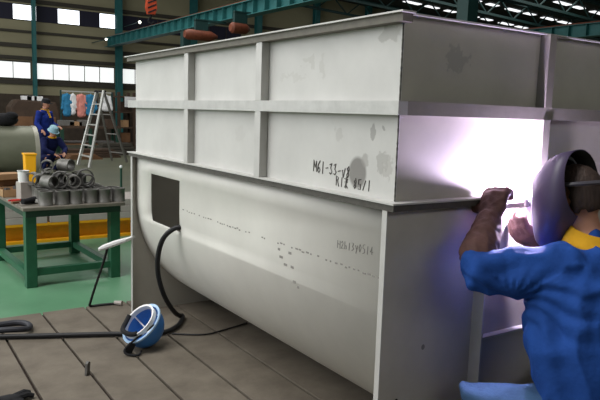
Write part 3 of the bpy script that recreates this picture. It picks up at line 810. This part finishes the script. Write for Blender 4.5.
for a, b in (((-.15,-.2,0),(-.142,.2,.07)),((.142,-.2,0),(.15,.2,.07)),((-.15,-.2,0),(.15,-.192,.07)),((-.15,.192,0),(.15,.2,.07))): m.box(a,b)
m.build('box', M_card, tray); on_table(tray,-.31,.25,0,.05)
m = MB()
for k in range(9):
    m.box((-.03,-.02,0),(.04,.02,.03),Matrix.Translation((rnd.uniform(-.1,.1),rnd.uniform(-.14,.14),.008+.012*k)) @ Matrix.Rotation(rnd.uniform(0,3),4,'Z'))
m.build('scrap', M_pipe2, tray)['kind'] = 'stuff'
for k, (x, y, z, rz, c_) in enumerate(((-.33,.47,0,.1,M_card),(-.30,.5,.07,-.15,M_brown2),(-.33,.46,.13,.2,M_card))):
    o = MB().box((-.13,-.09,0),(.13,.09,.06)).build('cardboard_box', c_, bevel=.004); on_table(o,x,y,z,rz); tag(o,'flat brown cardboard box at the far left corner of the table, %s of its pile' % ('bottom','middle','top')[k],'box','boxes on the table corner')
pl_ = thing('pliers','red-handled pliers lying at the left edge of the table','pliers')
m = MB(); m.tube(spline([(-.1,.02,.012),(-.05,.028,.012),(0,.006,.012)],5),.008,7); m.build('handle', M_red, pl_, smooth=True)
m = MB(); m.tube(spline([(-.1,-.02,.012),(-.05,-.028,.012),(0,-.006,.012)],5),.008,7); m.build('handle', M_red, pl_, smooth=True)
m = MB(); m.box((0,-.012,.004),(.06,.012,.02)); m.build('jaws', M_pipe2, pl_, bevel=.004); on_table(pl_,-.37,-.25,0,.4)
o = MB().bar((-.12,0,.01),(.12,0,.01),.03,.02).build('file_tool', M_brown2, bevel=.003); on_table(o,-.36,-.36,0,.35); tag(o,'brown wooden bar lying in front of the red pliers','bar')
# things beyond the table
yb = MB(); yb.box((-2.2,6.1,GZ),(1.9,6.13,.19)); yb.box((-2.2,6.0,.16),(1.9,6.24,.19)); yb.box((-2.2,6.0,GZ),(1.9,6.24,GZ+.03))
tag(yb.build('steel_beam', M_yellow), 'long yellow steel beam lying on the green floor behind the table','beam')
for k, (x0, x1) in enumerate(((-1.2,.03),(.06,.82),(.85,1.8))):
    m = MB()
    for q in range(3): m.box((x0+.01*q,6.0+.008*q,.19+.08*q),(x1-.01*q,6.7,.266+.08*q))
    tag(m.build('sheet_stack', M_slab, bevel=.004), 'pale grey stacked slabs on the yellow beam, %s' % ('left one, mostly behind the left table legs','middle one between the table legs','right one next to the tank')[k],'stack','slab stacks on the yellow beam')
p = at(29.5,161,8.)
yt = thing('yellow_bin','upright yellow plastic bin standing behind the left end of the table','bin',(p.x,p.y,GZ))
m = MB(); m.prism([(-.055,0),(.055,0),(.075,.9),(-.075,.9)],-.09,.09,axis=1); m.build('bin_body', M_yplastic, yt, bevel=.01)
MB().box((-.085,-.1,.885),(.085,.1,.91)).build('bin_rim', M_yplastic, yt, bevel=.004)

# ------------------------------------------------------------------ background
# big horizontal shell section on two cradles
dz = .52
dr = thing('cylinder_shell','big grey-green cylinder lying on cradles at the left behind the table','cylinder',(-1.0,12.5,GZ))
MB().lathe([(.50,-1.9),(.50,2.2),(.485,2.2),(.485,-1.9)],40,Matrix.Translation((0,0,.66)) @ Matrix.Rotation(PI/2,4,'Y'),close=True).build('shell', M_drum, dr, smooth=True)
MB().lathe([(.51,2.13),(.51,2.215),(.48,2.215),(.48,2.13)],40,Matrix.Translation((0,0,.66)) @ Matrix.Rotation(PI/2,4,'Y'),close=True).build('rim', M_drumrim, dr, smooth=True)
MB().lathe([(0,-1.9),(.485,-1.9),(.485,-1.88),(0,-1.88)],40,Matrix.Translation((0,0,.66)) @ Matrix.Rotation(PI/2,4,'Y')).build('end_disc', M_drum, dr, smooth=True)
for x in (-1.2,1.4):
    m = MB(); m.prism([(-.45,0),(.45,0),(.45,.32),(.25,.22),(0,.17),(-.25,.22),(-.45,.32)],x-.06,x+.06,axis=0); m.build('cradle', M_brown, dr)
p = at(4,121,12.5)
o = MB().ball((0,0,.09),(.28,.2,.14)); o.ball((.12,-.1,.17),(.14,.1,.09)); 
o = o.build('dark_bag', M_black, smooth=True); o.location = (p.x,12.5,GZ+1.19); tag(o,'black bag slumped on top of the grey-green cylinder at the left edge','bag')

def worker(name_label, base, facing, crouch, jm, tm, hatkind, hatmat, seed):
    """background worker; modelled facing +Y then turned"""
    root = thing('person', name_label, 'person', base, facing)
    if not crouch:
        J = dict(s=V((1,0,0)), f=V((0,1,0)), pelvis=V((0,0,.95)), waist=V((0,.01,1.1)), chest=V((0,.02,1.3)), neck0=V((0,.01,1.46)), neck1=V((0,.02,1.53)), head=V((0,.045,1.64)), headrot=(-.15,0,0),
                 shl=V((-.19,0,1.42)), shr=V((.19,0,1.42)), ell=V((-.27,.03,1.14)), elr=V((.28,-.02,1.14)), wrl=V((-.20,.24,1.08)), wrr=V((.34,.16,1.0)),
                 hipl=V((-.1,0,.92)), hipr=V((.1,0,.92)), knl=V((-.11,.02,.5)), knr=V((.11,.03,.5)), anl=V((-.11,-.01,.09)), anr=V((.12,-.01,.09)), toel=V((-.12,.15,.03)), toer=V((.14,.15,.03)))
    else:
        J = dict(s=V((1,0,0)), f=V((0,1,0)), pelvis=V((0,-.12,.40)), waist=V((0,-.10,.52)), chest=V((0,.0,.70)), neck0=V((0,.07,.84)), neck1=V((0,.1,.90)), head=V((0,.14,1.0)), headrot=(-.45,0,0),
                 shl=V((-.19,.05,.80)), shr=V((.19,.05,.80)), ell=V((-.27,.2,.58)), elr=V((.27,.2,.58)), wrl=V((-.12,.38,.5)), wrr=V((.13,.38,.48)),
                 hipl=V((-.1,-.1,.36)), hipr=V((.1,-.1,.36)), knl=V((-.17,.28,.44)), knr=V((.17,.28,.44)), anl=V((-.15,-.02,.09)), anr=V((.15,-.02,.09)), toel=V((-.16,.15,.03)), toer=V((.16,.15,.03)))
    hands = [hand_chains(J['wr'+a], J['wr'+a]+(J['wr'+a]-J['el'+a]).normalized()*.06, (J['wr'+a]-J['el'+a]), (0,0,-1), .95, .6, 1 if a == 'l' else -1, .0105) for a in 'lr']
    figure(J, 'body', M_skin, root, .014, hands)
    up_ = (J['chest']-J['waist']).normalized()
    jk = [{'side': V((1,0,0)), 'pts': [(J['pelvis']-up_*.04,(.185,.145)),(J['waist'],(.175,.14)),(J['chest'],(.195,.145)),(J['neck0']-up_*.03,(.13,.095))]}]
    for a in 'lr':
        jk.append([(J['chest']*.4+J['sh'+a]*.6,.085),(J['sh'+a],.082),(J['el'+a],.062),(J['el'+a]*.15+J['wr'+a]*.85,.048)])
    blob('jacket', jk, jm, root, .016, 3, fold=.007, ffreq=11)
    tr = [{'side': V((1,0,0)), 'pts': [(J['pelvis'],(.172,.135)),((J['hipl']+J['hipr'])/2-V((0,0,.02)),(.17,.13))]}]
    for a in 'lr':
        tr.append([(J['hip'+a],.1),(J['kn'+a],.075),(J['an'+a]+V((0,0,.02)),.058)])
    blob('trousers', tr, tm, root, .016, 3, fold=.006, ffreq=11)
    for a in 'lr':
        an, to = J['an'+a], J['toe'+a]
        blob('boot', [{'side': V((1,0,0)), 'pts': [(an+V((0,-.035,-.035)),(.043,.042)),(to+V((0,0,.006)),(.045,.032))]},[(an+V((0,0,.05)),.05),(an+V((0,-.01,-.03)),.05)]], M_black, root, .012, 2)
    m = MB(); n0 = J['neck0']*.55 + J['neck1']*.45
    m.tube([n0 + V((.085*math.cos(t), .075*math.sin(t), .02*math.cos(t)*0-.02*max(0,math.sin(t)))) for t in [2*PI*k/20 for k in range(21)]],.02,8,caps=False)
    if not crouch: m.bar(n0+V((0,.08,-.03)),n0+V((0,.155,-.2)),.07,.02)
    m.build('collar', M_collar, root, smooth=True)
    face_bits(root, J)
    HMx = Matrix.Translation(J['head']) @ Euler(J['headrot']).to_matrix().to_4x4()
    hairmesh('hair', root, HMx, M_hair)
    m = MB()
    if hatkind == 'cap':
        m.lathe([(.0,.135),(.05,.132),(.088,.11),(.102,.06),(.104,.015),(.09,.012),(.09,.05),(0,.12)],24,HMx @ Matrix.Diagonal((.92,1.08,1,1)))
        m.box((-.065,.08,.02),(.065,.165,.032),HMx)
    else:
        m.lathe([(.0,.15),(.05,.146),(.09,.12),(.112,.06),(.118,.02),(.14,.012),(.14,.006),(.11,.008),(.1,.05),(0,.135)],24,HMx @ Matrix.Diagonal((.92,1.1,1,1)))
    m.build('cap' if hatkind == 'cap' else 'safety_helmet', hatmat, root, smooth=True, bevel=0)
    return root
b1 = at(44.5,120,15.2)
worker('worker in blue jacket and black cap standing behind the grey-green cylinder', (b1.x,15.2,GZ), PI+.75, False, M_navy, M_dknavy, 'cap', M_black, 1)
b2 = at(50,140,14.1)
worker('crouching worker in dark navy clothes and pale blue helmet in front of the standing worker', (b2.x,14.1,GZ), PI+.35, True, M_dknavy, M_dknavy, 'hat', M_cyan, 2)

# A-frame ladder
ld = thing('step_ladder','open aluminium step ladder standing behind the table','ladder',(0,0,0))
la, lb = at(78,163,16.3), at(89,168,15.3)
la = V((la.x,la.y,GZ)); lb = V((lb.x,lb.y,GZ)); ta, tb_ = at(97,91,16.5), at(103.5,91,16.1)
bc, bd = at(112,155,17.6), at(127,154,16.9); bc = V((bc.x,bc.y,GZ)); bd = V((bd.x,bd.y,GZ))
for p, q in ((la,ta),(lb,tb_)): MB().bar(p,q,.05,.075).build('front_rail', M_alu, ld)
for p, q in ((bc,ta),(bd,tb_)): MB().bar(p,q,.045,.06).build('rear_rail', M_pipe, ld)
for k in range(1,7):
    t_ = k/7.3; MB().bar(la.lerp(ta,t_),lb.lerp(tb_,t_),.07,.03).build('tread', M_alu, ld)
for k in (1,3,5):
    t_ = k/7.3; MB().bar(bc.lerp(ta,t_),bd.lerp(tb_,t_),.03,.03).build('rear_tread', M_pipe, ld)
MB().bar(ta-V((0,0,.01)),tb_-V((0,0,.01)),.16,.05).build('top_cap', M_black, ld)
settle(ld, ((la.x+bd.x)/2,(la.y+bd.y)/2,GZ))

# long bench against the wall with a clothes rail over it
BY = 21.
def spx(x, y=BY): return at(x, 140, y).x
bn = thing('workbench','long dark workbench behind the ladder','workbench',(spx(88),BY,GZ))
x0, x1 = spx(57)-spx(88), spx(118)-spx(88)
MB().box((x0,-.35,.86),(x1,.35,.94)).build('bench_top', M_brown, bn)
for x in (x0+.1,0,x1-.1):
    for y in (-.3,.3): MB().box((x-.05,y-.05,0),(x+.05,y+.05,.86)).build('leg', M_dkgreen, bn)
MB().box((x0,-.33,.3),(x1,.33,.34)).build('shelf', M_brown2, bn)
for k in range(5):
    o = MB().tube([(spx(62),BY-.2+.1*k,GZ+.34+.05),(spx(112),BY-.2+.1*k,GZ+.34+.05)],.045,10).build('round_bar', M_brown2 if k % 2 else M_pipe2, smooth=True)
    tag(o,'long round bar on the shelf of the dark workbench, %s from the front' % ORD[k],'bar','round bars under the workbench')
for k, (px, w, h, mt, nm) in enumerate(((66,.5,.18,M_pipe,'pale grey'),(75,.42,.14,M_card,'brown'),(84,.4,.2,M_pipe,'grey'),(110,.3,.24,M_brown,'dark brown'))):
    o = MB().box((-w/2,-.16,0),(w/2,.16,h)).build('parts_box', mt, bevel=.01); o.location = (spx(px),BY,GZ+.94)
    tag(o,'%s parts box on the dark workbench, %s from the left' % (nm, ORD[k]),'box','boxes on the workbench')
RY = 21.9
rk = thing('clothes_rail','steel rail holding work clothes above the bench','clothes rail',(at(80,110,RY).x,RY,GZ))
xa, xb = at(61,110,RY).x-rk.location.x, at(112,110,RY).x-rk.location.x
for x in (xa,xb): MB().box((x-.025,-.025,0),(x+.025,.025,2.15)).build('post', M_dkteal, rk)
MB().bar((xa,0,2.12),(xb,0,2.12),.04,.04).build('cross_bar', M_alu, rk)
for k, (px, w, mt, h, nm) in enumerate(((67,.34,M_cblue,.75,'blue'),(73,.2,M_white,.7,'white'),(81.5,.36,M_pink,.78,'salmon pink'),(90.5,.42,M_cblue,.72,'bright blue'),(106,.42,M_white,.55,'white'))):
    x = at(px,110,RY).x
    g = blob('hanging_jacket', [{'side': V((1,0,0)), 'pts': [(V((0,0,-.06)),(w*.42,.06)),(V((0,0,-.3)),(w*.5,.08)),(V((0,0,-h+.04)),(w*.55,.09))]},
        [(V((-w*.4,0,-.1)),.07),(V((-w*.62,.0,-.5)),.06)],[(V((w*.4,0,-.1)),.07),(V((w*.62,.0,-.5)),.06)]], mt, None, .025, 2, fold=.02, ffreq=6)
    hk = MB().tube(spline([(0,0,-.02),(0,0,.03),(.02,0,.055),(0,0,.075),(-.02,0,.06)],4),.006,6).build('hanger_hook', M_alu, g)
    g.location = (x,RY-.0,GZ+2.04); g.scale = (.78,.8,1); tag(g,'%s work jacket hanging on the rail behind the ladder%s' % (nm, '' if nm not in ('white',) else (', left of the pink one' if k < 3 else ', right of the ladder top')),'jacket','work clothes on the rail')
# big brown steel cabinet and pale boxes at the left
BX = 22.5
def bxp(x): return at(x,110,BX).x
cb = thing('steel_cabinet','large dark brown rounded machine housing behind the standing worker','machine housing',((bxp(8)+bxp(58))/2,BX,GZ))
w = (bxp(58)-bxp(8))/2
m = MB(); m.prism([(-w,0),(w,0),(w,1.2),(w*.8,1.72),(-w*.75,1.78),(-w,1.5)],-.5,.5,axis=1); m.build('housing', M_brown, cb, bevel=.06)
for x in (-w*.5,w*.4): MB().box((x-.3,-.53,.3),(x+.3,-.5,1.2)).build('door', M_brown2, cb, bevel=.01)
for x in (-w*.5+.22,w*.4+.22): MB().box((x,-.56,.7),(x+.03,-.53,.85)).build('handle', M_pipe2, cb)
for k, (px, wd_) in enumerate(((26,.3),(30.5,.34),(37,.3))):
    o = MB().box((-wd_/2,-.2,0),(wd_/2,.2,.16)).build('white_box', M_white, bevel=.01); o.location = (bxp(px),BX-.1,GZ+1.745)
    tag(o,'white box on top of the brown machine housing, %s from the left' % ORD[k],'box','white boxes on the housing')
# open steel rack right of the ladder, beside the tank
SX = 23.5
sh0, sh1 = at(116,110,SX).x, at(146,110,SX).x
sr = thing('storage_rack','dark brown storage rack between the ladder and the tank','rack',((sh0+sh1)/2,SX,GZ)); hw = (sh1-sh0)/2
for x in (-hw,0,hw):
    for y in (-.35,.35): MB().box((x-.05,y-.05,0),(x+.05,y+.05,2.2)).build('post', M_brown, sr)
for z in (.2,.8,1.4,2.): MB().box((-hw,-.38,z),(hw,.38,z+.05)).build('shelf', M_brown, sr)
k = 0
for z in (.25,.85,1.45):
    x = -hw+.3
    while x < hw-.2:
        if abs(x) < .28: x += .2; continue
        h = rnd.uniform(.25,.5); wq = rnd.uniform(.24,.4)
        o = MB().box((-wq/2,-.25,0),(wq/2,.25,h)).build('stored_crate', rnd.choice([M_brown2,M_brown,M_card,M_dkgreen]), bevel=.01); o.location = (sr.location.x+x,SX,GZ+z)
        tag(o,'crate on the %s shelf of the brown rack, %s along' % ({.25:'bottom',.85:'middle',1.45:'upper'}[z], ORD[k % 8]),'crate','crates on the brown rack'); x += wq/2+.32; k += 1
    k = 0
p = at(131.5,102,SX-.5)
o = MB().box((-.24,-.012,-.2),(.24,.012,.2)).build('notice_board', M_white, bevel=.004); o.location = (p.x,SX-.405,p.z); tag(o,'white notice board on the brown rack left of the tank','board')
# low dark stock behind the ladder feet, steel bundles on the floor
for k, (px0, px1, y, h, mt) in enumerate(((60,118,19.,.28,M_brown),(64,100,18.4,.16,M_brown2),(96,135,20.,.42,M_wallb))):
    a_, b_ = at(px0,150,y).x, at(px1,150,y).x
    m = MB()
    for q in range(4): m.box((a_+.05*q,y-.3,GZ+h*q/4),(b_-.07*q,y+.3,GZ+h*(q+.85)/4))
    tag(m.build('plate_stack', mt), ('low dark stack of plates under the workbench front','thin brown stack of plates lying in front of the dark stack','taller dark stack of plates right of the ladder')[k],'stack')
# small floor bollard lamp beside the tank (white knob on a short post)
p = at(121,168,9.)
bo = thing('floor_post','short dark post with a white knob between ladder and tank','post',(p.x,9.,GZ))
MB().tube([(0,0,0),(0,0,p.z-GZ)],.02,10).build('post', M_dkgreen, bo, smooth=True); MB().ball((0,0,p.z-GZ+.02),.03).build('knob', M_white, bo, smooth=True)
MB().lathe([(0,0),(.09,0),(.09,.02),(0,.02)],16).build('foot', M_dkgreen, bo, smooth=True)

# ------------------------------------------------------------------ light
def area(name, loc, target, sx_, sy_, power, col=(1,1,1), spread=PI):
    l = bpy.data.lights.new(name,'AREA'); l.shape = 'RECTANGLE'; l.size = sx_; l.size_y = sy_; l.energy = power; l.color = col; l.spread = spread
    o = bpy.data.objects.new(name, l); C.objects.link(o); o.location = loc
    o.rotation_euler = (V(target)-V(loc)).to_track_quat('-Z','Y').to_euler(); return o
for i, y in enumerate((2.5,7.5,12.5,17.5,22.5)):          # tall side windows of the hall
    area('side_window_light',(-8.8,y,4.8),(0,y,2.6),4.6,5.4,(125,300,230,260,300)[i],(1,.99,.965))
area('roof_light',(-4.6,2.2,8.4),(-4.0,2.2,0),2.6,9.,900,(1,.99,.97))
area('roof_light',(4.,16,8.2),(4.,16,0),8.,8.,640,(1,.99,.97))
area('roof_light',(22.,18,7.4),(22.,18,0),10.,8.,420,(1,.99,.97))
area('front_fill_light',(1.5,-6.8,5.2),(1.5,0,2.4),7.,2.2,62,(1,.93,.80))  # unseen fill added behind the camera to brighten the tank's end face
w_ = bpy.data.worlds.new('world'); bpy.context.scene.world = w_; w_.use_nodes = True
w_.node_tree.nodes['Background'].inputs[0].default_value = (.8,.88,1,1); w_.node_tree.nodes['Background'].inputs[1].default_value = 1.
vs = bpy.context.scene.view_settings
bpy.context.scene.display_settings.display_device = 'sRGB'
vs.view_transform = 'Standard'; vs.look = 'None'; vs.gamma = 1; vs.use_curve_mapping = False; vs.exposure = 0.
